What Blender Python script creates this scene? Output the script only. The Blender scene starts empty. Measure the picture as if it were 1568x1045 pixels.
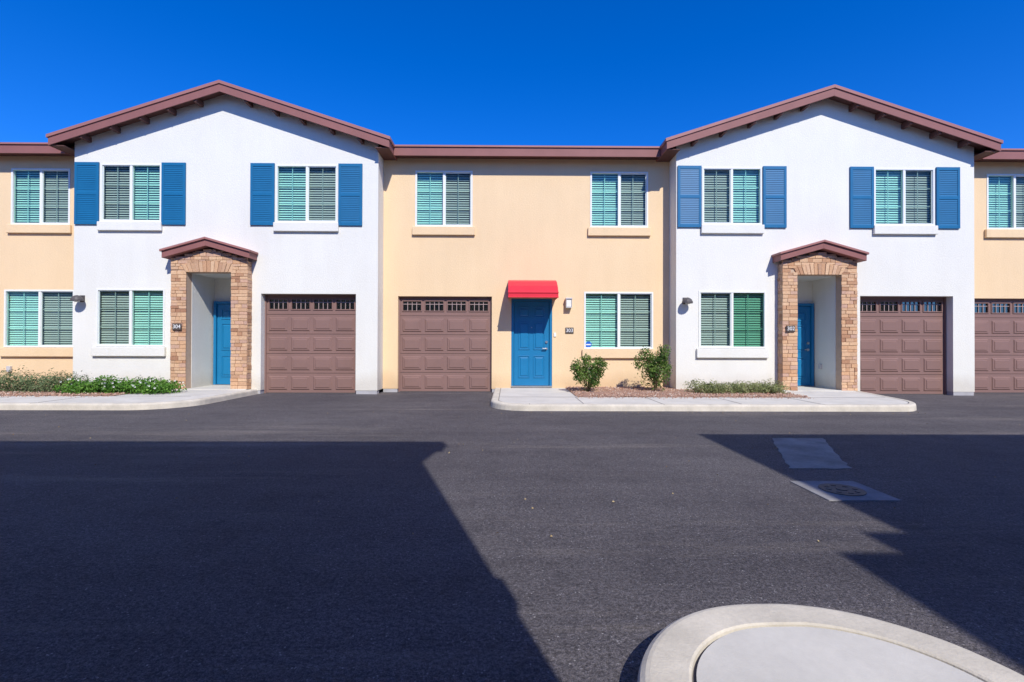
import bpy, math, random
from mathutils import Vector, Matrix, noise
random.seed(7)
R=random.random
def U(a,b): return random.uniform(a,b)
scene=bpy.context.scene
# ------------------------------------------------------------------ materials
def nt(name):
    m=bpy.data.materials.new(name); m.use_nodes=True
    t=m.node_tree; t.nodes.clear()
    o=t.nodes.new('ShaderNodeOutputMaterial'); return m,t,o
def N(t,typ,**k):
    n=t.nodes.new(typ)
    for a,b in k.items(): setattr(n,a,b)
    return n
def clamp3(c,f): return tuple(max(0,min(1,x*f)) for x in c)+(1,)
def noise_n(t,scale,detail=4,rough=.55,vec=None):
    n=N(t,'ShaderNodeTexNoise'); n.inputs['Scale'].default_value=scale
    n.inputs['Detail'].default_value=detail; n.inputs['Roughness'].default_value=rough
    if vec is not None: t.links.new(vec,n.inputs['Vector'])
    return n
def ramp(t,fac,stops,interp='LINEAR'):
    r=N(t,'ShaderNodeValToRGB'); cr=r.color_ramp; cr.interpolation=interp
    while len(cr.elements)<len(stops): cr.elements.new(.5)
    for e,(p,c) in zip(cr.elements,stops):
        e.position=p; e.color=tuple(c)+(1,) if len(c)==3 else c
    t.links.new(fac,r.inputs['Fac']); return r
def mul(t,a,b,fac=1.0,mode='MULTIPLY'):
    m=N(t,'ShaderNodeMixRGB',blend_type=mode); m.inputs['Fac'].default_value=fac
    t.links.new(a,m.inputs['Color1']); t.links.new(b,m.inputs['Color2']); return m
def bump(t,h,p,strength=.3,dist=.01,prev=None):
    b=N(t,'ShaderNodeBump'); b.inputs['Strength'].default_value=strength; b.inputs['Distance'].default_value=dist
    t.links.new(h,b.inputs['Height'])
    if prev is not None: t.links.new(prev,b.inputs['Normal'])
    t.links.new(b.outputs['Normal'],p.inputs['Normal']); return b
def mk(name,base,rough=.8,var=.06,scale=1.5,bs=0,bscale=90,bdist=.004,spec=.3,metal=0):
    m,t,o=nt(name); p=N(t,'ShaderNodeBsdfPrincipled')
    p.inputs['Roughness'].default_value=rough; p.inputs['Specular IOR Level'].default_value=spec
    p.inputs['Metallic'].default_value=metal
    g=N(t,'ShaderNodeNewGeometry')
    n=noise_n(t,scale,6,.6,g.outputs['Position'])
    r=ramp(t,n.outputs['Fac'],[(.3,clamp3(base,1-var)),(.7,clamp3(base,1+var))])
    n2=noise_n(t,scale*14,3,.6,g.outputs['Position'])
    r2=ramp(t,n2.outputs['Fac'],[(.3,(1-var*.6,)*3),(.7,(1,1,1))])
    mm=mul(t,r.outputs['Color'],r2.outputs['Color'])
    t.links.new(mm.outputs['Color'],p.inputs['Base Color'])
    if bs:
        b=noise_n(t,bscale,3,.6,g.outputs['Position']); bump(t,b.outputs['Fac'],p,bs,bdist)
    t.links.new(p.outputs[0],o.inputs[0]); return m
def attr_mat(name,stops,rough=.85,bs=0,bscale=60,spec=.2,transl=0):
    m,t,o=nt(name); p=N(t,'ShaderNodeBsdfPrincipled')
    p.inputs['Roughness'].default_value=rough; p.inputs['Specular IOR Level'].default_value=spec
    a=N(t,'ShaderNodeAttribute',attribute_name='rnd')
    r=ramp(t,a.outputs['Fac'],stops)
    g=N(t,'ShaderNodeNewGeometry'); n=noise_n(t,25,4,.6,g.outputs['Position'])
    r2=ramp(t,n.outputs['Fac'],[(.3,(.75,.75,.75)),(.7,(1.0,1,1))])
    mm=mul(t,r.outputs['Color'],r2.outputs['Color'])
    t.links.new(mm.outputs['Color'],p.inputs['Base Color'])
    if bs: 
        b=noise_n(t,bscale,4,.6,g.outputs['Position']); bump(t,b.outputs['Fac'],p,bs,.01)
    if transl:
        tr=N(t,'ShaderNodeBsdfTranslucent'); t.links.new(mm.outputs['Color'],tr.inputs['Color'])
        mx=N(t,'ShaderNodeMixShader'); mx.inputs[0].default_value=transl
        t.links.new(p.outputs[0],mx.inputs[1]); t.links.new(tr.outputs[0],mx.inputs[2]); t.links.new(mx.outputs[0],o.inputs[0])
    else: t.links.new(p.outputs[0],o.inputs[0])
    return m
def stucco(name,base):
    m,t,o=nt(name); p=N(t,'ShaderNodeBsdfPrincipled')
    p.inputs['Roughness'].default_value=.92; p.inputs['Specular IOR Level'].default_value=.15
    g=N(t,'ShaderNodeNewGeometry'); P=g.outputs['Position']
    n=noise_n(t,.7,6,.6,P); r=ramp(t,n.outputs['Fac'],[(.3,clamp3(base,.955)),(.7,clamp3(base,1.02))])
    n2=noise_n(t,34,5,.75,P); r2=ramp(t,n2.outputs['Fac'],[(.3,(.93,.93,.93)),(.62,(1,1,1))])
    mm=mul(t,r.outputs['Color'],r2.outputs['Color'])
    mp=N(t,'ShaderNodeMapping'); mp.inputs['Scale'].default_value=(3,3,.4); t.links.new(P,mp.inputs['Vector'])
    n3=noise_n(t,1,4,.6,mp.outputs['Vector']); r3=ramp(t,n3.outputs['Fac'],[(.3,(.97,.965,.96)),(.6,(1,1,1))])
    mm=mul(t,mm.outputs['Color'],r3.outputs['Color'])
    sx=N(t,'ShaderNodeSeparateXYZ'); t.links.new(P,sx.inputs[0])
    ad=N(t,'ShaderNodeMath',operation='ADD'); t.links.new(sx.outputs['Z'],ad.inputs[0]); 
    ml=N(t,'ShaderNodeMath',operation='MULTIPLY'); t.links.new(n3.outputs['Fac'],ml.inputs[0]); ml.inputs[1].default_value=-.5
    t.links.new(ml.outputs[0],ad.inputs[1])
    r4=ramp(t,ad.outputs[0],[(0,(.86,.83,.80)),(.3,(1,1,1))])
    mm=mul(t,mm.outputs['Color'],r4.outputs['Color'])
    t.links.new(mm.outputs['Color'],p.inputs['Base Color'])
    b=noise_n(t,26,6,.8,P); bump(t,b.outputs['Fac'],p,.5,.018)
    t.links.new(p.outputs[0],o.inputs[0]); return m
def asphalt():
    m,t,o=nt('asphalt'); p=N(t,'ShaderNodeBsdfPrincipled')
    p.inputs['Roughness'].default_value=.82; p.inputs['Specular IOR Level'].default_value=.3
    g=N(t,'ShaderNodeNewGeometry'); P=g.outputs['Position']
    n=noise_n(t,.35,7,.62,P); r=ramp(t,n.outputs['Fac'],[(.3,(.195,.175,.186)),(.52,(.236,.213,.222)),(.72,(.285,.258,.262))])
    mm=r
    for sc,lo,a,b in ((170,.30,.36,.62),(60,.42,.38,.6),(24,.70,.36,.6)):
        n2=noise_n(t,sc,3,.75,P); r2=ramp(t,n2.outputs['Fac'],[(a,(lo,)*3),(b,(1.0,1.0,1.0)),(.75,(1.0,1.0,1.0))])
        mm=mul(t,mm.outputs['Color'],r2.outputs['Color'])
        if sc==60: hb=n2
    v=N(t,'ShaderNodeTexVoronoi'); v.inputs['Scale'].default_value=38; t.links.new(P,v.inputs['Vector'])
    r5=ramp(t,v.outputs['Distance'],[(.08,(.30,.29,.28)),(.2,(0,0,0))])
    wn=noise_n(t,13,2,.5,P); r6=ramp(t,wn.outputs['Fac'],[(.46,(0,0,0)),(.62,(1,1,1))])
    sp=mul(t,r5.outputs['Color'],r6.outputs['Color'])
    mm=mul(t,mm.outputs['Color'],sp.outputs['Color'],1,'ADD')
    mp=N(t,'ShaderNodeMapping'); mp.inputs['Scale'].default_value=(.12,1.3,1); t.links.new(P,mp.inputs['Vector'])
    n3=noise_n(t,1,6,.65,mp.outputs['Vector']); r3=ramp(t,n3.outputs['Fac'],[(.35,(.78,.78,.80)),(.6,(1,1,1))])
    mm=mul(t,mm.outputs['Color'],r3.outputs['Color'])
    n4=noise_n(t,3.0,5,.7,P); r4=ramp(t,n4.outputs['Fac'],[(.3,(.76,.76,.78)),(.55,(1,1,1))])
    mm=mul(t,mm.outputs['Color'],r4.outputs['Color'])
    n5=noise_n(t,.8,6,.75,mp.outputs['Vector']); r7=ramp(t,n5.outputs['Fac'],[(.54,(0,0,0)),(.72,(.08,.066,.048))])
    mm=mul(t,mm.outputs['Color'],r7.outputs['Color'],1,'ADD')
    # a few oil spots
    n6=noise_n(t,1.7,3,.5,P); r8=ramp(t,n6.outputs['Fac'],[(.22,(.6,.6,.6)),(.30,(1,1,1))])
    mm=mul(t,mm.outputs['Color'],r8.outputs['Color'])
    t.links.new(mm.outputs['Color'],p.inputs['Base Color'])
    bump(t,hb.outputs['Fac'],p,.9,.014)
    t.links.new(p.outputs[0],o.inputs[0]); return m
def glass(name,tint,refl=.06,rough=.02):
    m,t,o=nt(name)
    tr=N(t,'ShaderNodeBsdfTransparent'); tr.inputs['Color'].default_value=tuple(tint)+(1,)
    gl=N(t,'ShaderNodeBsdfGlossy'); gl.inputs['Roughness'].default_value=rough; gl.inputs['Color'].default_value=(.8,.95,.92,1)
    lw=N(t,'ShaderNodeLayerWeight'); lw.inputs['Blend'].default_value=.5
    pw=N(t,'ShaderNodeMath',operation='POWER'); t.links.new(lw.outputs['Facing'],pw.inputs[0]); pw.inputs[1].default_value=4
    ad=N(t,'ShaderNodeMath',operation='ADD'); ad.inputs[1].default_value=refl; t.links.new(pw.outputs[0],ad.inputs[0]); ad.use_clamp=True
    mx=N(t,'ShaderNodeMixShader'); t.links.new(ad.outputs[0],mx.inputs[0]); t.links.new(tr.outputs[0],mx.inputs[1]); t.links.new(gl.outputs[0],mx.inputs[2])
    t.links.new(mx.outputs[0],o.inputs[0]); return m
M={}
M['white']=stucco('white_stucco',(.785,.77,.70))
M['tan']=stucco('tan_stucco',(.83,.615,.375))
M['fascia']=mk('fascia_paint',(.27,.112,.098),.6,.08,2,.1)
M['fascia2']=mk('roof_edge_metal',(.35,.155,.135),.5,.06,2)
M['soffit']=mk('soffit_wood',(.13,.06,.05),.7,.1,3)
M['roof']=mk('roof_tile',(.25,.13,.10),.85,.2,5,.4,12,.03)
M['blue']=mk('blue_paint',(.008,.135,.29),.5,.06,2,.08,30,.003,.3)
M['door']=mk('blue_door_paint',(.008,.17,.36),.4,.05,2,.05,30,.002,.4)
M['garage']=mk('garage_door_paint',(.24,.143,.122),.5,.06,1.2,.12,120,.002)
M['vinyl']=mk('white_vinyl',(.78,.78,.74),.35,.02,2)
M['muntin']=mk('muntin_white',(.62,.68,.64),.4,.02,2)
M['gmuntin']=mk('garage_muntin',(.36,.27,.25),.5)
M['blind']=mk('blind_slat',(.86,.85,.80),.6,.03,3)
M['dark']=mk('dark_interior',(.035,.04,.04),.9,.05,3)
M['teal']=glass('window_glass',(.58,.86,.79),.07)
M['grey']=glass('screened_glass',(.55,.65,.615),.03,.12)
M['green']=glass('dark_green_glass',(.34,.60,.49),.05)
M['gglass']=glass('garage_glass',(.12,.13,.14),.15)
M['conc']=mk('concrete_walk',(.59,.56,.50),.85,.10,2.2,.3,120,.003)
M['curb']=mk('curb_concrete',(.60,.545,.45),.85,.17,3.5,.5,90,.004)
M['found']=mk('foundation_concrete',(.42,.41,.42),.9,.1,5,.3)
M['joint']=mk('joint_dark',(.16,.14,.13),.9,.1,5)
M['red']=mk('red_awning',(.70,.028,.05),.45,.05,3,.05)
M['metal']=mk('brushed_metal',(.5,.5,.5),.3,.05,5,metal=.9)
M['black']=mk('dark_fixture',(.09,.08,.08),.5,.05,5)
M['fix']=mk('light_fixture_shell',(.55,.53,.52),.4,.05,5)
M['plaque']=mk('number_plaque',(.09,.07,.06),.5,.05,5)
M['letters']=mk('number_letters',(.8,.8,.78),.5,.02,5)
M['sticker']=mk('blue_sticker',(.02,.12,.5),.4,.02,5)
M['iron']=mk('cast_iron',(.09,.085,.085),.6,.15,10,.4)
M['asphalt']=asphalt()
M['sunpatch']=mk('painted_sun_asphalt',(.30,.28,.25),.9,.32,2.5,.6,140,.006)  # paler tone paints reflected sunlight onto the asphalt
M['collar']=mk('cover_collar',(.26,.25,.25),.9,.25,4,.6,140,.006)
M['dirt']=mk('desert_ground',(.33,.26,.19),.95,.15,.3,.4,20,.02)
M['bed']=mk('bed_soil',(.36,.22,.16),.95,.2,8,.8,60,.02)
M['stone']=attr_mat('ledge_stone',[(0,(.42,.22,.13)),(.2,(.66,.39,.22)),(.4,(.74,.49,.30)),(.55,(.52,.31,.19)),(.75,(.76,.49,.29)),(.9,(.58,.37,.27)),(1,(.68,.42,.28))],.9,.6,40)
M['mortar']=mk('stone_mortar',(.55,.40,.28),.95,.08,9,.4)
M['pebble']=attr_mat('gravel',[(0,(.24,.13,.09)),(.4,(.44,.26,.18)),(.8,(.52,.35,.26)),(1,(.6,.5,.42))],.9)
M['leafA']=attr_mat('shrub_leaf',[(0,(.04,.095,.015)),(.5,(.11,.20,.03)),(1,(.22,.33,.07))],.5,spec=.35,transl=.3)
M['leafB']=attr_mat('hedge_leaf',[(0,(.07,.105,.045)),(.5,(.15,.21,.09)),(1,(.27,.34,.17))],.6,transl=.3)
M['leafC']=attr_mat('groundcover_leaf',[(0,(.04,.12,.015)),(.5,(.10,.25,.03)),(1,(.20,.39,.06))],.5,transl=.3)
M['leafD']=attr_mat('dry_grass_leaf',[(0,(.14,.17,.06)),(.5,(.27,.31,.12)),(1,(.44,.45,.21))],.6,transl=.3)
M['petal']=mk('white_petal',(.85,.85,.82),.6,.02,5)
M['twig']=mk('twig_bark',(.18,.12,.08),.9,.15,20)
M['dry']=attr_mat('dry_leaf',[(0,(.22,.14,.07)),(1,(.45,.36,.20))],.9)
# ------------------------------------------------------------------ mesh helper
class MB:
    def __init__(s): s.v=[];s.f=[];s.r=[]
    def face(s,pts,r=None):
        i=len(s.v); s.v+=[tuple(p) for p in pts]; s.f.append(tuple(range(i,i+len(pts)))); s.r.append(R() if r is None else r)
    def hexa(s,p,r=None):
        r=R() if r is None else r
        i=len(s.v); s.v+=[tuple(q) for q in p]
        for f in ((0,3,2,1),(4,5,6,7),(0,1,5,4),(1,2,6,5),(2,3,7,6),(3,0,4,7)):
            s.f.append(tuple(i+k for k in f)); s.r.append(r)
    def box(s,x0,x1,y0,y1,z0,z1,r=None):
        s.hexa([(x0,y0,z0),(x1,y0,z0),(x1,y1,z0),(x0,y1,z0),(x0,y0,z1),(x1,y0,z1),(x1,y1,z1),(x0,y1,z1)],r)
    def board(s,x0,z0,x1,z1,y0,y1,dep):   # sloped board, (z = top), depth downwards
        s.hexa([(x0,y0,z0-dep),(x1,y0,z1-dep),(x1,y1,z1-dep),(x0,y1,z0-dep),(x0,y0,z0),(x1,y0,z1),(x1,y1,z1),(x0,y1,z0)])
    def raised(s,x0,x1,z0,z1,y,h,ins):    # raised panel towards -y
        a=[(x0,y,z0),(x1,y,z0),(x1,y,z1),(x0,y,z1)]; i=ins
        b=[(x0+i,y-h,z0+i),(x1-i,y-h,z0+i),(x1-i,y-h,z1-i),(x0+i,y-h,z1-i)]
        s.face(b)
        for k in range(4):
            j=(k+1)%4; s.face([a[k],a[j],b[j],b[k]])
    def done(s,name,mat,parent=None,bevel=0,smooth=False):
        me=bpy.data.meshes.new(name); me.from_pydata(s.v,[],s.f)
        at=me.attributes.new('rnd','FLOAT','FACE'); at.data.foreach_set('value',s.r)
        me.materials.append(M[mat] if isinstance(mat,str) else mat)
        if smooth: me.polygons.foreach_set('use_smooth',[True]*len(me.polygons))
        me.update()
        o=bpy.data.objects.new(name,me); scene.collection.objects.link(o)
        if parent: o.parent=parent
        if bevel:
            b=o.modifiers.new('bevel','BEVEL'); b.width=bevel; b.segments=2; b.limit_method='ANGLE'
        return o
def one_box(name,parent,mat,x0,x1,y0,y1,z0,z1,bevel=0):
    m=MB(); m.box(x0,x1,y0,y1,z0,z1); return m.done(name,mat,parent,bevel)
def empty(name,loc=(0,0,0),rot=0):
    e=bpy.data.objects.new(name,None); e.location=loc; e.rotation_euler=(0,0,rot); e.empty_display_size=.5
    scene.collection.objects.link(e); return e
def cyl(mb,c,axis,r,l,n=16):
    a=Vector(axis).normalized(); u=a.orthogonal().normalized(); w=a.cross(u); c=Vector(c)
    p0=[c+r*(math.cos(2*math.pi*k/n)*u+math.sin(2*math.pi*k/n)*w) for k in range(n)]
    p1=[p+a*l for p in p0]
    mb.face(p0[::-1]); mb.face(p1)
    for k in range(n):
        j=(k+1)%n; mb.face([p0[k],p0[j],p1[j],p1[k]])
def holed_wall(mb,x0,x1,z0,z1,y,holes):
    xs=sorted({x0,x1}|{h[0] for h in holes}|{h[1] for h in holes})
    zs=sorted({z0,z1}|{h[2] for h in holes}|{h[3] for h in holes})
    xs=[x for x in xs if x0<=x<=x1]; zs=[z for z in zs if z0<=z<=z1]
    for a,b in zip(xs,xs[1:]):
        for c,d in zip(zs,zs[1:]):
            cx=(a+b)/2; cz=(c+d)/2
            if any(h[0]<cx<h[1] and h[2]<cz<h[3] for h in holes): continue
            mb.face([(a,y,c),(b,y,c),(b,y,d),(a,y,d)])
    for h in holes:
        a,b,c,d,dp=h; e=y+dp; c0=max(c,z0)
        mb.face([(a,y,c0),(a,y,d),(a,e,d),(a,e,c0)]); mb.face([(b,y,c0),(b,e,c0),(b,e,d),(b,y,d)])
        mb.face([(a,y,d),(b,y,d),(b,e,d),(a,e,d)])
        if c>z0: mb.face([(a,y,c),(a,e,c),(b,e,c),(b,y,c)])
# ------------------------------------------------------------------ parts
def window(P,u0,u1,z0,z1,y,left='teal',right='grey'):
    W=empty('window'); W.parent=P
    um=(u0+u1)/2; f=MB(); w=.045
    f.box(u0+.002,u0+w,y-.012,y+.07,z0+.002,z1-.002); f.box(u1-w,u1-.002,y-.012,y+.07,z0+.002,z1-.002)
    f.box(u0+w,u1-w,y-.012,y+.07,z1-w,z1-.002); f.box(u0+w,u1-w,y-.012,y+.07,z0+.002,z0+w)
    f.box(um-.028,um+.028,y-.004,y+.068,z0+w,z1-w)
    f.done('window_frame','vinyl',W,.004)
    s=MB(); a,b=(um+.028,u1-w) if right=='grey' else (u0+w,um-.028)
    for q in ((a,a+.02,z0+w,z1-w),(b-.02,b,z0+w,z1-w),(a+.02,b-.02,z0+w,z0+w+.02),(a+.02,b-.02,z1-w-.02,z1-w)):
        s.box(q[0],q[1],y+.012,y+.03,q[2],q[3])
    s.done('screen_frame','muntin',W)
    for nm,x0,x1,mt in (('pane_a',u0+w,um-.028,left),('pane_b',um+.028,u1-w,right)):
        g=MB(); g.face([(x0,y+.035,z0+w),(x1,y+.035,z0+w),(x1,y+.035,z1-w),(x0,y+.035,z1-w)]); g.done(nm,mt,W)
    m=MB()
    for x0,x1 in ((u0+w,um-.028),(um+.028,u1-w)):
        c=(x0+x1)/2; m.box(c-.009,c+.009,y+.042,y+.05,z0+w,z1-w)
        for k in (1,2):
            zz=z0+w+(z1-z0-2*w)*k/3; m.box(x0,x1,y+.041,y+.049,zz-.009,zz+.009)
    m.done('muntins','muntin',W)
    b=MB(); 
    for x0,x1 in ((u0-.01,um-.004),(um+.004,u1+.01)):
        z=z0-.01; tl=U(.040,.049)
        while z<z1+.02:
            j=U(-.002,.002)
            b.face([(x0,y+.13,z+tl+j),(x1,y+.13,z+tl-j),(x1,y+.10,z-j),(x0,y+.10,z+j)]); z+=.058
    b.done('blinds','blind',W)
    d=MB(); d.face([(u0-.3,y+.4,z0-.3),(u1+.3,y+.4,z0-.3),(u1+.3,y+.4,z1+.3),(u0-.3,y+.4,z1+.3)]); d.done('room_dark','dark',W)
def sill(P,u0,u1,z0,z1,y,mat): 
    one_box('sill',P,mat,u0,u1,y-.07,y-.002,z0,z1,.012)
def shutter(P,u0,u1,z0,z1,y):
    m=MB(); w=.06
    m.box(u0,u0+w,y-.04,y-.003,z0,z1); m.box(u1-w,u1,y-.04,y-.003,z0,z1)
    zm=(z0+z1)/2
    for a,b in ((z0,z0+.08),(zm-.04,zm+.04),(z1-.08,z1)): m.box(u0+w,u1-w,y-.038,y-.003,a,b)
    for a,b in ((z0+.08,zm-.04),(zm+.04,z1-.08)):
        n=int((b-a)/.045); s=(b-a)/n
        for k in range(n):
            z=a+k*s; m.face([(u0+w,y-.034,z),(u1-w,y-.034,z),(u1-w,y-.024,z+s),(u0+w,y-.024,z+s)])
            m.face([(u0+w,y-.034,z),(u0+w,y-.024,z),(u1-w,y-.024,z),(u1-w,y-.034,z)])
    m.face([(u0,y-.008,z0),(u1,y-.008,z0),(u1,y-.008,z1),(u0,y-.008,z1)])
    m.done('shutter','blue',P,.003)
def garage(P,u0,u1,z1,y):
    G=empty('garage_door'); G.parent=P
    rows=5; hh=(z1-.02)/rows; m=MB(); gl=MB(); mu=MB(); W=u1-u0; cw=(W-.10)/4
    for r in range(rows):
        a=.015+r*hh; b=a+hh-.008
        if r<rows-1:
            m.box(u0+.005,u1-.005,y,y+.04,a,b)
            for c in range(4):
                x0=u0+.05+c*cw+.045; x1=x0+cw-.09
                m.raised(x0,x1,a+.07,b-.07,y-.001,.018,.02)
                m.raised(x0+.05,x1-.05,a+.12,b-.12,y-.019,.012,.012)
        else:
            za,zb=a+.13,b-.11
            m.box(u0+.005,u1-.005,y,y+.04,a,za); m.box(u0+.005,u1-.005,y,y+.04,zb,b)
            xs=[u0+.005]
            for c in range(4):
                x0=u0+.05+c*cw+.055; x1=x0+cw-.11
                m.box(xs[-1],x0,y,y+.04,za,zb); xs.append(x1)
                gl.face([(x0,y+.02,za),(x1,y+.02,za),(x1,y+.02,zb),(x0,y+.02,zb)])
                for t in ((x0-.025,x0,za-.025,zb+.025),(x1,x1+.025,za-.025,zb+.025),(x0,x1,za-.025,za),(x0,x1,zb,zb+.025)):
                    m.box(t[0],t[1],y-.018,y-.001,t[2],t[3])
                for k in (1,2,3):
                    xx=x0+(x1-x0)*k/4; mu.box(xx-.008,xx+.008,y+.002,y+.012,za,zb)
                zz=zb-.07; mu.box(x0,x1,y+.001,y+.011,zz-.008,zz+.008)
            m.box(xs[-1],u1-.005,y,y+.04,za,zb)
    m.done('door_panels','garage',G,.004); gl.done('door_glass','gglass',G); mu.done('door_muntins','gmuntin',G)
    t=MB(); t.box(u0,u0+.035,y-.03,y-.002,0,z1); t.box(u1-.035,u1,y-.03,y-.002,0,z1); t.box(u0+.035,u1-.035,y-.03,y-.002,z1-.03,z1)
    t.done('door_stop','garage',G)
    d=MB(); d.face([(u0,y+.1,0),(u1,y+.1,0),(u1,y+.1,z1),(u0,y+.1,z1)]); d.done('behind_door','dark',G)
    one_box('bottom_seal',G,'black',u0+.02,u1-.02,y-.01,y+.03,.0,.016)
def entry_door(P,u0,u1,z0,z1,y,hinge_left=True):
    D=empty('entry_door'); D.parent=P; f=.065
    m=MB(); m.box(u0,u0+f,y-.05,y+.05,z0,z1); m.box(u1-f,u1,y-.05,y+.05,z0,z1); m.box(u0+f,u1-f,y-.05,y+.05,z1-f,z1); m.done('door_frame','door',D,.004)
    a,b=u0+f+.006,u1-f-.006; m=MB(); m.box(a,b,y,y+.04,z0+.02,z1-f-.006); H=z1-f-z0; w=b-a
    xs=((a+.11,a+w/2-.045),(a+w/2+.045,b-.11))
    for x0,x1 in xs:
        for q0,q1 in ((.10,.36),(.43,.76),(.81,.935)):
            A,B=z0+H*q0,z0+H*q1
            for t in ((x0,x0+.022,A,B),(x1-.022,x1,A,B),(x0+.022,x1-.022,A,A+.022),(x0+.022,x1-.022,B-.022,B)):
                m.box(t[0],t[1],y-.014,y-.001,t[2],t[3])
            m.raised(x0+.045,x1-.045,A+.045,B-.045,y-.001,.012,.02)
    m.done('door_leaf','door',D,.003)
    hx=b-.07 if hinge_left else a+.07
    h=MB(); cyl(h,(hx,y-.002,z0+.96),(0,-1,0),.033,.012); cyl(h,(hx,y-.01,z0+.96),(0,-1,0),.012,.05)
    s=-1 if hinge_left else 1
    h.box(min(hx,hx+s*.11),max(hx,hx+s*.11),y-.07,y-.055,z0+.95,z0+.972)
    cyl(h,(hx,y-.002,z0+1.13),(0,-1,0),.033,.025); h.done('door_hardware','metal',D,.002)
    h=MB(); cyl(h,((a+b)/2,y-.001,z0+1.5),(0,-1,0),.011,.006); h.done('peephole','metal',D)
    one_box('threshold',D,'metal',u0,u1,y-.09,y+.03,z0-.02,z0+.016)
def plaque(P,u,z,y,txt):
    one_box('number_plaque',P,'plaque',u-.105,u+.105,y-.02,y-.001,z-.075,z+.075,.004)
    c=bpy.data.curves.new('house_number','FONT'); c.body=txt; c.size=.125; c.align_x='CENTER'; c.align_y='CENTER'; c.extrude=.002
    o=bpy.data.objects.new('house_number',c); o.data.materials.append(M['letters']); scene.collection.objects.link(o)
    o.parent=P; o.location=(u,y-.024,z); o.rotation_euler=(math.pi/2,0,0)
def sconce(P,u,z,y):
    m=MB(); m.box(u-.06,u+.06,y-.02,y-.001,z-.08,z+.08)
    m.box(u-.015,u+.015,y-.14,y-.02,z+.03,z+.055)
    c=(u,y-.15,z-.02)
    n=16; prof=[(.13,-.05),(.125,-.01),(.10,.04),(.06,.075),(.02,.09)]
    for (r0,h0),(r1,h1) in zip(prof,prof[1:]):
        for k in range(n):
            t0,t1=2*math.pi*k/n,2*math.pi*(k+1)/n
            m.face([(c[0]+r0*math.cos(t0),c[1]+r0*math.sin(t0),c[2]+h0),(c[0]+r0*math.cos(t1),c[1]+r0*math.sin(t1),c[2]+h0),
                    (c[0]+r1*math.cos(t1),c[1]+r1*math.sin(t1),c[2]+h1),(c[0]+r1*math.cos(t0),c[1]+r1*math.sin(t0),c[2]+h1)])
    m.done('wall_sconce','black',P)
    m=MB(); cyl(m,(c[0],c[1],c[2]-.07),(0,0,1),.05,.06); m.done('sconce_lens','vinyl',P)
def wall_lantern(P,u,z,y):
    m=MB(); m.box(u-.075,u+.075,y-.03,y-.001,z-.13,z+.12); m.box(u-.085,u+.085,y-.16,y-.03,z+.09,z+.125)
    for sx in (-1,1): m.box(u+sx*.07-.008,u+sx*.07+.008,y-.15,y-.03,z-.11,z+.09)
    m.box(u-.078,u+.078,y-.155,y-.03,z-.13,z-.11); m.done('wall_lantern','fix',P,.004)
    m=MB(); m.box(u-.058,u+.058,y-.135,y-.035,z-.105,z+.085); m.done('lantern_glass','vinyl',P,.01)
def stones(m,x0,x1,z0,z1f,y,axis='x',s=1):
    z=z0
    while True:
        h=U(.06,.105)
        if z>=z1f((x0+x1)/2)-.02 and z>=z1f(x0)-.02: break
        x=x0
        while x<x1-.005:
            w=U(.09,.22)
            if x1-(x+w)<.07: w=x1-x
            zt=min(z+h,z1f(x+w/2))
            if zt-z>.015:
                p=U(.012,.028)
                if axis=='x': m.box(x+.003,x+w-.003,y-p,y+.01,z+.003,zt-.003)
                else:
                    if s>0: m.box(y-.01,y+p*.6,x+.003,x+w-.003,z+.003,zt-.003)
                    else: m.box(y-p*.6,y+.01,x+.003,x+w-.003,z+.003,zt-.003)
            x+=w
        z+=h
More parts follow.
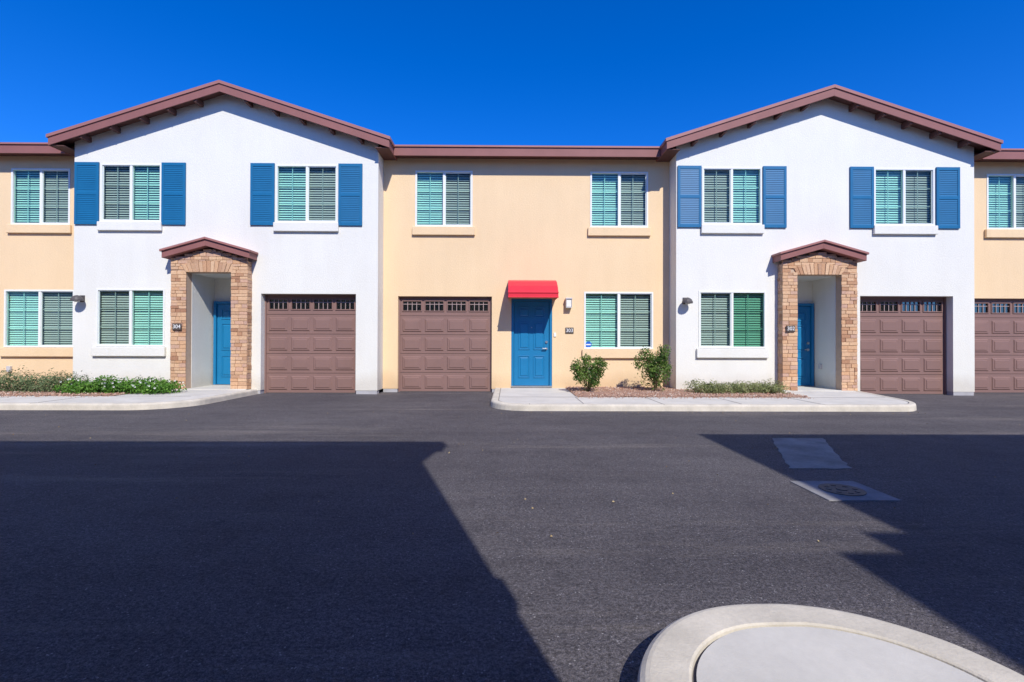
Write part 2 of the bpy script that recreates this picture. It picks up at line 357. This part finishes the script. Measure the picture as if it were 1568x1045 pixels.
# ------------------------------------------------------------------ unit A (gabled, white)
GW=7.36
def unitA(ox,num,lowL='grey',lowR='teal'):
    P=empty('gabled_townhouse',(ox,0,0)); y=-.5
    wins=[(.63,2.11,4.17,5.59),(4.87,6.38,4.17,5.59),(.55,2.21,1.14,2.55)]
    gar=(4.53,6.83); nic=(2.86,3.92)
    m=MB(); holes=[w+(.075,) for w in wins]+[(gar[0],gar[1],-1,2.44,.24),(nic[0],nic[1],-1,2.92,.9)]
    holed_wall(m,0,GW,.09,5.8,y,holes)
    m.face([(0,y,5.8),(GW,y,5.8),(GW,y,6.12),(GW/2,y,7.31),(0,y,6.12)])
    m.face([(0,y,.09),(0,9,.09),(0,9,6.12),(0,y,6.12)]); m.face([(GW,y,.09),(GW,9,.09),(GW,9,6.12),(GW,y,6.12)])
    m.face([(0,9,.09),(GW,9,.09),(GW,9,6.12),(GW/2,9,7.31),(0,9,6.12)])
    m.face([(nic[0],.4,.09),(nic[1],.4,.09),(nic[1],.4,2.92),(nic[0],.4,2.92)])
    m.done('walls','white',P)
    f=MB()
    for a,b in ((0,gar[0]),(gar[1],GW)): f.box(a+.012,b-.012,y+.008,y+.2,-.02,.09)
    f.done('foundation','found',P)
    one_box('porch_floor',P,'conc',2.5,4.3,-.72,.39,.02,.142)
    window(P,*wins[0],y,'grey','teal'); window(P,*wins[1],y,'teal','grey'); window(P,*wins[2],y,lowL,lowR)
    sill(P,.60,2.14,3.95,4.165,y,'white'); sill(P,4.84,6.41,3.95,4.165,y,'white'); sill(P,.49,2.25,.91,1.135,y,'white')
    for a,b in ((.03,.61),(2.125,2.70),(4.27,4.85),(6.40,6.98)): shutter(P,a,b,4.10,5.61,y)
    garage(P,gar[0],gar[1],2.44,y+.21)
    entry_door(P,2.90,3.90,.145,2.32,.34,True)
    core=MB(); yc=-.70
    for a,b in ((2.49,nic[0]),(nic[1],4.31)): core.box(a+.012,b-.008 if b<3 else b-.012,yc+.001,y-.001,.1,2.92)
    top=lambda x: 3.50-abs(x-3.40)*.28
    core.hexa([(2.51,yc+.001,2.921),(4.29,yc+.001,2.921),(4.29,y-.001,2.921),(2.51,y-.001,2.921),(2.51,yc+.001,3.2),(4.29,yc+.001,3.2),(4.29,y-.001,3.2),(2.51,y-.001,3.2)])
    core.done('porch_core','mortar',P)
    st=MB()
    stones(st,2.49,2.86,.13,lambda x:2.98,yc); stones(st,3.92,4.31,.13,lambda x:2.98,yc)
    stones(st,yc,y,.13,lambda x:3.2,2.50,'y',-1); stones(st,yc,y,.13,lambda x:3.2,4.30,'y',1)
    n=13
    for k in range(n):
        t0=(k-n/2)/n; t1=(k+1-n/2)/n
        xa,xb=3.39+t0*1.06*1.02,3.39+t1*1.06*1.02
        za=2.925; tz=lambda t:3.10+.18*(.25-t*t)*4*.5
        fan=.10
        p=U(.02,.035)
        x0b,x1b,x0t,x1t=xa+.004,xb-.004,xa+t0*fan*2+.004,xb+t1*fan*2-.004
        st.hexa([(x0b,yc-p,za),(x1b,yc-p,za),(x1b,yc+.05,za),(x0b,yc+.05,za),(x0t,yc-p,tz(t0)),(x1t,yc-p,tz(t1)),(x1t,yc+.05,tz(t1)),(x0t,yc+.05,tz(t0))])
    z=2.98
    while z<3.5:
        h=U(.06,.10); x=2.49
        while x<4.305:
            w=U(.1,.24); 
            if 4.31-(x+w)<.07: w=4.31-x
            c=x+w/2; t=(c-3.39)/1.1
            lo=3.10+.36*(.25-t*t) if abs(t)<.56 else 0
            zb=max(z,lo); zt=min(z+h,top(c))
            if zt-zb>.018: st.box(x+.003,x+w-.003,yc-U(.01,.03),yc+.02,zb+.003,zt-.003)
            x+=w
        z+=h
    st.done('stone_veneer','stone',P,.006)
    c=MB(); hw=1.03; cx=3.40
    c.board(cx,3.70,cx+hw,3.41,-.86,-.50,.17); c.board(cx-hw,3.41,cx,3.70,-.86,-.50,.17)
    c.done('porch_cap','fascia',P,.006)
    c=MB(); c.board(cx,3.735,cx+hw+.03,3.435,-.90,-.50,.05); c.board(cx-hw-.03,3.435,cx,3.735,-.90,-.50,.05); c.done('porch_cap_edge','fascia2',P,.004)
    pk=7.40; sl=.325; oh=.32; hx=GW/2+oh; ez=pk-sl*hx
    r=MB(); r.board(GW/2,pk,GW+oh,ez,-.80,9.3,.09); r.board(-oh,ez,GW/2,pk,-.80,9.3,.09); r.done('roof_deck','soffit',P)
    r=MB(); r.board(GW/2,pk+.05,GW+oh,ez+.05,-.78,9.3,.047); r.board(-oh,ez+.05,GW/2,pk+.05,-.78,9.3,.047); r.done('roof_surface','roof',P)
    r=MB(); r.board(GW/2,pk,GW+oh+.02,ez-.0065,-.825,-.802,.20); r.board(-oh-.02,ez-.0065,GW/2,pk,-.825,-.802,.20)
    r.box(-oh-.022,-oh-.002,-.80,9.3,ez-.21,ez-.004); r.box(GW+oh+.002,GW+oh+.022,-.80,9.3,ez-.21,ez-.004)
    r.done('rake_fascia','fascia',P,.003)
    r=MB(); r.board(GW/2,pk+.06,GW+oh+.05,ez+.045,-.85,-.781,.075); r.board(-oh-.05,ez+.045,GW/2,pk+.06,-.85,-.781,.075); 
    r.box(-oh-.052,-oh-.024,-.78,9.3,ez-.03,ez+.04); r.box(GW+oh+.024,GW+oh+.052,-.78,9.3,ez-.03,ez+.04); r.done('roof_edge','fascia2',P,.003)
    r=MB()
    for dx in (.60,1.25,1.9,2.6,3.3):
        for s in (-1,1):
            xx=GW/2+s*dx; zt=pk-sl*dx-.12; r.box(xx-.035,xx+.035,-.79,-.501,zt-.115,zt+.012)
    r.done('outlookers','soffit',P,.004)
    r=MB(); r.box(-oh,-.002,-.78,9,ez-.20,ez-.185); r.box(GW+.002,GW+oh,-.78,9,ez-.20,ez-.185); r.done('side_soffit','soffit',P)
    sconce(P,.22,2.30,y); plaque(P,2.67,1.62,yc-.04,num)
    one_box('utility_box',P,'fix',nic[1]-.042,nic[1]-.002,.0,.10,.62,.74,.004)
    return P
# ------------------------------------------------------------------ unit B (tan, flat eave)
def unitB(loc,num,rot=0,endL=0,endR=0,rise=1.4):
    P=empty('flat_eave_townhouse',loc,rot); x0,x1=-3.178,4.108; y=0
    wins=[(-2.375,-.915,4.21,5.64),(2.08,3.565,4.21,5.64),(1.93,3.70,1.11,2.57)]
    gar=(-2.80,-.417); dr=(.08,1.12)
    m=MB(); holes=[w+(.075,) for w in wins]+[(gar[0],gar[1],-1,2.44,.15),(dr[0],dr[1],-1,2.39,.10)]
    holed_wall(m,x0,x1,.09,5.95,y,holes)
    m.face([(x0,y,.09),(x0,9,.09),(x0,9,5.97),(x0,4.5,5.97+rise),(x0,y,5.97)]); m.face([(x1,y,.09),(x1,9,.09),(x1,9,5.97),(x1,4.5,5.97+rise),(x1,y,5.97)])
    m.face([(x0,9,.09),(x1,9,.09),(x1,9,5.97),(x0,9,5.97)])
    m.done('walls','tan',P)
    f=MB()
    for a,b in ((x0,gar[0]),(gar[1],dr[0]),(dr[1],x1)): f.box(a+.012,b-.012,y+.008,y+.2,-.02,.09)
    f.done('foundation','found',P)
    window(P,*wins[0],y,'teal','grey'); window(P,*wins[1],y,'teal','grey'); window(P,*wins[2],y,'teal','grey')
    sill(P,-2.44,-.85,3.99,4.205,y,'tan'); sill(P,2.02,3.62,3.99,4.205,y,'tan'); sill(P,1.88,3.75,.88,1.105,y,'tan')
    garage(P,gar[0],gar[1],2.44,y+.12)
    entry_door(P,dr[0],dr[1],.155,2.388,y+.06,True)
    one_box('step',P,'conc',dr[0],dr[1],y+.0,y+.15,0,.135)
    pr=[(0,2.84),(-.2,2.83),(-.42,2.76),(-.62,2.64),(-.75,2.52),(-.80,2.46),(-.80,2.35)]
    a=MB(); A0,A1=.0,1.195
    for (ya,za),(yb,zb) in zip(pr,pr[1:]):
        a.face([(A0,ya-.002,za),(A1,ya-.002,za),(A1,yb-.002,zb),(A0,yb-.002,zb)])
        a.face([(A0,ya-.002,za),(A0,yb-.002,zb),(A0,yb-.002,2.35),(A0,ya-.002,2.35)]); a.face([(A1,ya-.002,za),(A1,yb-.002,zb),(A1,yb-.002,2.35),(A1,ya-.002,2.35)])
    o=a.done('door_awning','red',P)
    a=MB(); a.box(A0-.008,A1+.008,-.818,-.804,2.45,2.475); a.box(A0-.008,A1+.008,-.818,-.804,2.34,2.36); a.done('awning_rod','red',P,.003)
    wall_lantern(P,1.53,2.28,y); plaque(P,1.56,1.58,y,num)
    one_box('doorbell',P,'vinyl',1.16,1.22,-.025,-.001,1.42,1.52,.006)
    one_box('outlet_cover',P,'fix',2.05,2.15,-.06,-.001,.50,.64,.006)
    if num=='303':
        st=MB(); st.face([(2.05+.085*math.cos(math.pi/8+k*math.pi/4),.026,1.225+.085*math.sin(math.pi/8+k*math.pi/4)) for k in range(8)]); st.done('security_sticker','sticker',P)
        st=MB(); st.box(1.99,2.11,.022,.024,1.21,1.238); st.done('sticker_band','letters',P)
    xl,xr=x0-endL,x1+endR
    fl=xl if endL else x0+.345; fr=xr if endR else x1-.345
    ez=6.09; rz=ez+rise
    r=MB(); r.hexa([(xl,-.34,ez-.09),(xr,-.34,ez-.09),(xr,4.5,rz-.09),(xl,4.5,rz-.09),(xl,-.34,ez),(xr,-.34,ez),(xr,4.5,rz),(xl,4.5,rz)])
    r.hexa([(xl,4.5,rz-.09),(xr,4.5,rz-.09),(xr,9.35,ez-.09),(xl,9.35,ez-.09),(xl,4.5,rz),(xr,4.5,rz),(xr,9.35,ez),(xl,9.35,ez)]); r.done('roof_surface','roof',P)
    one_box('fascia',P,'fascia',fl,fr,-.37,-.345,5.88,6.085,.003)
    one_box('roof_edge',P,'fascia2',fl,fr,-.40,-.35,6.09,6.135,.003)
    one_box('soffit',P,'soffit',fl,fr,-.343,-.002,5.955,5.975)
    return P
A_L=-10.54; A_R=4.11; PITCH=14.65
unitA(A_L,'304'); unitA(A_R,'302','grey','green')
unitA(A_L-PITCH,'306'); unitA(A_R+PITCH,'300')
unitB((0,0,0),'303'); unitB((-PITCH,0,0),'305'); unitB((PITCH,0,0),'301')
# ------------------------------------------------------------------ buildings across the lane (behind the camera; cast the lane shadows)
for i in range(3):
    P=unitB((-2.18-7.29*i,-12.95,0),'20%d'%(3-i),math.pi,endL=.30 if i==0 else 0)
    if i==0: one_box('corner_wall_light',P,'fix',-3.25,-3.182,.10,.24,2.95,3.2,.015)
for i in range(2):
    unitB((9.11+7.29*i,-12.42,0),'10%d'%(3-i),math.pi,endR=.30 if i==0 else 0,rise=.03)
w=MB(); w.box(4.35,4.99,-24,-16.2,0,5.95); wing=w.done('side_wing','tan')
w=MB(); w.box(4.05,5.0,-24.3,-15.76,5.96,6.10); w.box(4.42,5.0,-15.755,-15.45,5.96,6.10); o=w.done('wing_roof','fascia'); o.parent=wing
w=MB(); w.box(4.60,4.99,-16.195,-15.6,0,5.9); o=w.done('wing_bay','tan'); o.parent=wing
# ------------------------------------------------------------------ ground
g=MB(); g.face([(-400,-400,-.03),(400,-400,-.03),(400,400,-.03),(-400,400,-.03)]); g.done('ground','dirt')
g=MB(); g.face([(-45,-40,0),(45,-40,0),(45,.35,0),(-45,.35,0)]); g.done('asphalt_road','asphalt')
def rrect(x0,x1,y0,y1,rad,ins,n=12):
    x0+=ins;x1-=ins;y0+=ins;y1-=ins; pts=[]
    cs=[(x0,y0,1,1,180,rad[0]),(x1,y0,-1,1,270,rad[1]),(x1,y1,-1,-1,0,rad[2]),(x0,y1,1,-1,90,rad[3])]
    for cx,cy,sx,sy,a0,r in cs:
        r=max(r-ins,.004)
        for k in range(n+1):
            a=math.radians(a0+90*k/n); pts.append((cx+sx*r+r*math.cos(a),cy+sy*r+r*math.sin(a)))
    return pts
def island(name,x0,x1,y0,y1,rad,h,cw,n=12,slant=0):
    E=empty(name)
    xm=x1-1.6
    def wp(p):
        f=max(0,min(1,(p[0]-xm)/1.6)); q=.006*noise.noise(Vector((p[0]*4,p[1]*4,1)))
        return (p[0]+slant*f*(p[1]+.5)+q,p[1]+q)
    prof=[(0,-.02),(.010,h-.035),(.018,h-.015),(.035,h-.003),(.05,h),(cw-.008,h),(cw,h-.006),(cw+.003,h-.02)]
    m=MB(); rings=[[wp(p)+(z,) for p in rrect(x0,x1,y0,y1,rad,i,n)] for i,z in prof]
    L=len(rings[0]); 
    for r in rings: m.v+=r
    for a in range(len(rings)-1):
        for k in range(L):
            j=(k+1)%L; m.f.append((a*L+k,a*L+j,(a+1)*L+j,(a+1)*L+k)); m.r.append(.5)
    m.done('curb','curb',E,smooth=False)
    m=MB(); m.face([wp(p)+(h-.004,) for p in rrect(x0,x1,y0,y1,rad,cw+.016,n)]); m.done('slab','conc',E)
    m=MB(); m.face([wp(p)+(h-.018,) for p in rrect(x0,x1,y0,y1,rad,cw+.002,n)]); m.done('joint_bottom','joint',E)
    return E
H=.12
def side_island(ox,slant):
    E=island('sidewalk_island',ox-.35,ox+8.58,-3.4,.3,(.75,1.0,.01,.01),H,.16,slant=slant)
    j=MB()
    for x in (1.42,2.9,4.4,5.9): j.box(ox+x-.006,ox+x+.006,-3.22,-2.1,H-.003,H-.0005)
    j.box(ox-.17,ox+1.42,-2.106,-2.094,H-.003,H-.0005); j.box(ox+6.4,ox+8.0,-2.106,-2.094,H-.003,H-.0005)
    for x in (.4,2.9,5.9): j.box(ox+x-.004,ox+x+.004,-3.37,-3.24,H+.0005,H+.002)
    j.done('control_joints','joint',E)
    b=MB(); nx,ny=50,20; X0,X1,Y0,Y1=ox+1.45,ox+6.38,-2.1,.05
    def zz(i,k):
        e=min(i,nx-i,k)/3; e=min(1,e)
        return H+.003+e*(.02+.035*noise.noise(Vector((i*.3+ox,k*.4,0)))) if e>0 else H+.002
    P=[[(X0+(X1-X0)*i/nx,Y0+(Y1-Y0)*k/ny,max(H+.002,zz(i,k))) for k in range(ny+1)] for i in range(nx+1)]
    for i in range(nx):
        for k in range(ny): b.face([P[i][k],P[i+1][k],P[i+1][k+1],P[i][k+1]])
    b.done('planting_bed','bed',E)
    s=MB()
    for q in range(3800):
        x,y=U(X0,X1),U(Y0,Y1-.03); r=U(.012,.03); z=H+.015+.02*R()
        if q>3500: x,y=U(X0,X1),Y0-abs(random.gauss(0,.12)); z=H+.008; r*=.6
        t=U(0,3.1); c,q_=math.cos(t)*r,math.sin(t)*r
        pts=[(x+c,y+q_,z-.01),(x-q_*.8,y+c*.8,z-.01),(x-c,y-q_,z-.01),(x+q_*.8,y-c*.8,z-.01)]
        v=R(); tp=(x+U(-.3,.3)*r,y+U(-.3,.3)*r,z+r*.7)
        for a in range(4): s.face([pts[a],pts[(a+1)%4],tp],v)
    s.done('gravel','pebble',E)
for k in (-2,-1,0,1): side_island(k*PITCH,.22 if k>=0 else 0)
island('curb_island',.40,1.78,-12.93,-10.22,(.05,.05,.66,.64),.14,.18,24)
uc=empty('utility_cover',(2.83,-8.22,0))
m=MB(); m.box(-.29,.29,-.27,.27,-.03,.008); m.done('concrete_collar','collar',uc,.004)
m=MB(); cyl(m,(0,0,-.02),(0,0,1),.17,.034,32); m.done('lid','iron',uc,.003)
m=MB()
for k in range(8):
    a=k*math.pi/4; cyl(m,(.11*math.cos(a),.11*math.sin(a),.012),(0,0,1),.02,.006,8)
cyl(m,(0,0,.012),(0,0,1),.045,.007,12); m.done('lid_pattern','iron',uc)
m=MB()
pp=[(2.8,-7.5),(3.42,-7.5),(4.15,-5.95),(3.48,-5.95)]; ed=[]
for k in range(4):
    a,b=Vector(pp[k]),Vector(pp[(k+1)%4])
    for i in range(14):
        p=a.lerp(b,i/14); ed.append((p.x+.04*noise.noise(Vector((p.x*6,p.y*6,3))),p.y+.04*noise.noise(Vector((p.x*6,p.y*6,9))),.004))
m.face(ed); m.done('painted_sun_patch','sunpatch')  # sunlight bounced onto the shaded lane, painted as a paler sheet
s=MB()
for _ in range(260):
    x,y=U(-9,9),U(-9.5,-3.5)
    if R()<.5: y=-3.45-abs(random.gauss(0,.15)); x=U(-.3,7.6)
    r=U(.005,.013); t=U(0,6.28); c,q=math.cos(t)*r,math.sin(t)*r
    s.face([(x+c,y+q,.006),(x-q*.6,y+c*.6,.014),(x-c,y-q,.006),(x+q*.6,y-c*.6,.004)])
s.done('dry_leaf_litter','dry')
# ------------------------------------------------------------------ foliage
def foliage(name,blobs,n,leaf,mat,flowers=0,stems=False,asp=.5):
    m=MB(); fl=MB()
    vol=[b[3]*b[5] for b in blobs]
    for i in range(n+flowers):
        b=random.choices(blobs,vol)[0]
        d=Vector((random.gauss(0,1),random.gauss(0,1),random.gauss(0,1))).normalized()
        lump=1+.45*noise.noise(d*2.2+Vector(b[:3])*3)
        rr=(R()**.38)*lump
        if R()<.07: rr*=1.2
        p=Vector((b[0]+d.x*b[3]*rr,b[1]+d.y*b[4]*rr,b[2]+d.z*b[5]*rr))
        if p.z<.13: p.z=.13+R()*.04
        if i>=n:
            if d.z<-.1: continue
            p=Vector((b[0]+d.x*b[3]*1.02,b[1]+d.y*b[4]*1.02,max(.16,b[2]+abs(d.z)*b[5]*1.03)))
            for k in range(5):
                a=k*2*math.pi/5; c=Vector((math.cos(a),-.4,math.sin(a)))*.026; e=Vector((math.cos(a+.6),-.2,math.sin(a+.6)))*.022
                fl.face([p,p+c,p+e])
            continue
        nrm=(d*.7+Vector((U(-1,1),U(-1,1),U(-.4,1.2)))).normalized()
        u=nrm.orthogonal().normalized(); u=(Matrix.Rotation(U(0,6.28),3,nrm)@u); w=nrm.cross(u)
        L=leaf*U(.6,1.25); W=L*asp
        v=.5+.9*noise.noise(p*5)+U(-.25,.25)
        m.face([p-u*L*.5,p+w*W*.5,p+u*L*.5,p-w*W*.5],max(0,min(1,v)))
    o=m.done(name,mat)
    if flowers: fl.done('blossoms','petal',o)
    if stems:
        s=MB(); b=blobs[0]
        for k in range(9):
            a=U(0,6.28); e=Vector((b[0]+math.cos(a)*b[3]*.7,b[1]+math.sin(a)*b[4]*.7,b[2]+U(0,.3)*b[5])); st_=Vector((b[0]+U(-.05,.05),b[1]+U(-.05,.05),.12))
            cyl(s,st_,(e-st_),.008,(e-st_).length,6)
        s.done('stems','twig',o)
    return o
def shrub(x,y,w,h,n,name='shrub',mat='leafA'):
    bl=[(x,y,.12+h*.48,w*.37,w*.36,h*.42)]
    for _ in range(10): bl.append((x+U(-.38,.38)*w,y+U(-.25,.25)*w,.12+h*U(.25,.92),w*.16,w*.18,h*.16))
    return foliage(name,bl,n,.055,mat,stems=True)
shrub(1.88,-1.1,.82,.88,3800)
shrub(3.47,-1.0,.94,1.04,4600)
def row(name,x0,x1,y,h,dy,n,leaf,mat,flowers=0,asp=.5):
    bl=[]; x=x0+.15
    while x<x1-.1:
        hh=h*U(.75,1.1); bl.append((x,y+U(-.1,.1),.12+hh*.42,U(.22,.32),dy*U(.8,1.1),hh*.58)); x+=U(.13,.22)
    return foliage(name,bl,n,leaf,mat,flowers,asp=asp)
row('grass_clump_row',4.15,6.35,-1.35,.32,.35,6500,.07,'leafD',asp=.22)
row('hedge',-13.0,-9.72,-1.35,.50,.42,15000,.05,'leafB',asp=.35)
row('flowering_groundcover',-9.72,-7.35,-1.45,.36,.42,9500,.055,'leafC',170)
row('hedge',16.0,19.0,-1.35,.4,.4,7000,.05,'leafB')
# ------------------------------------------------------------------ light
sd=Vector((.33,-1,.963)).normalized(); elev=math.asin(sd.z); az=math.atan2(sd.x,sd.y)
L=bpy.data.lights.new('sun','SUN'); L.energy=5.0; L.angle=math.radians(.5); L.color=(1,.96,.89)
lo=bpy.data.objects.new('sun',L); lo.rotation_euler=(-sd).to_track_quat('-Z','Y').to_euler(); lo.location=(10,-20,25); scene.collection.objects.link(lo)
W=bpy.data.worlds.new('World'); scene.world=W; W.use_nodes=True; t=W.node_tree; t.nodes.clear()
o=t.nodes.new('ShaderNodeOutputWorld'); bg=t.nodes.new('ShaderNodeBackground'); sk=t.nodes.new('ShaderNodeTexSky')
sk.sky_type='NISHITA'; sk.sun_disc=False; sk.sun_elevation=elev; sk.sun_rotation=az; sk.altitude=300; sk.air_density=1.0; sk.dust_density=.2; sk.ozone_density=4
mx=t.nodes.new('ShaderNodeMixRGB'); mx.blend_type='MULTIPLY'; mx.inputs['Fac'].default_value=1; mx.inputs['Color2'].default_value=(.62,.80,1.34,1)
hs=t.nodes.new('ShaderNodeHueSaturation'); hs.inputs['Saturation'].default_value=1.15
t.links.new(sk.outputs[0],mx.inputs['Color1']); t.links.new(mx.outputs[0],hs.inputs['Color']); t.links.new(hs.outputs[0],bg.inputs[0]); bg.inputs[1].default_value=.15
t.links.new(bg.outputs[0],o.inputs[0])
scene.view_settings.view_transform='Standard'; scene.view_settings.look='None'; scene.view_settings.exposure=0
# ------------------------------------------------------------------ camera
cam=bpy.data.cameras.new('camera'); cam.lens=17.0; cam.sensor_width=36; cam.clip_end=1500; cam.clip_start=.05
co=bpy.data.objects.new('camera',cam); scene.collection.objects.link(co)
Rm=Matrix.Rotation(-.008,4,'Z')@Matrix.Rotation(math.pi/2+.006,4,'X')@Matrix.Rotation(.003,4,'Z')
co.matrix_world=Matrix.Translation((0,-12.3,1.235))@Rm
scene.camera=co
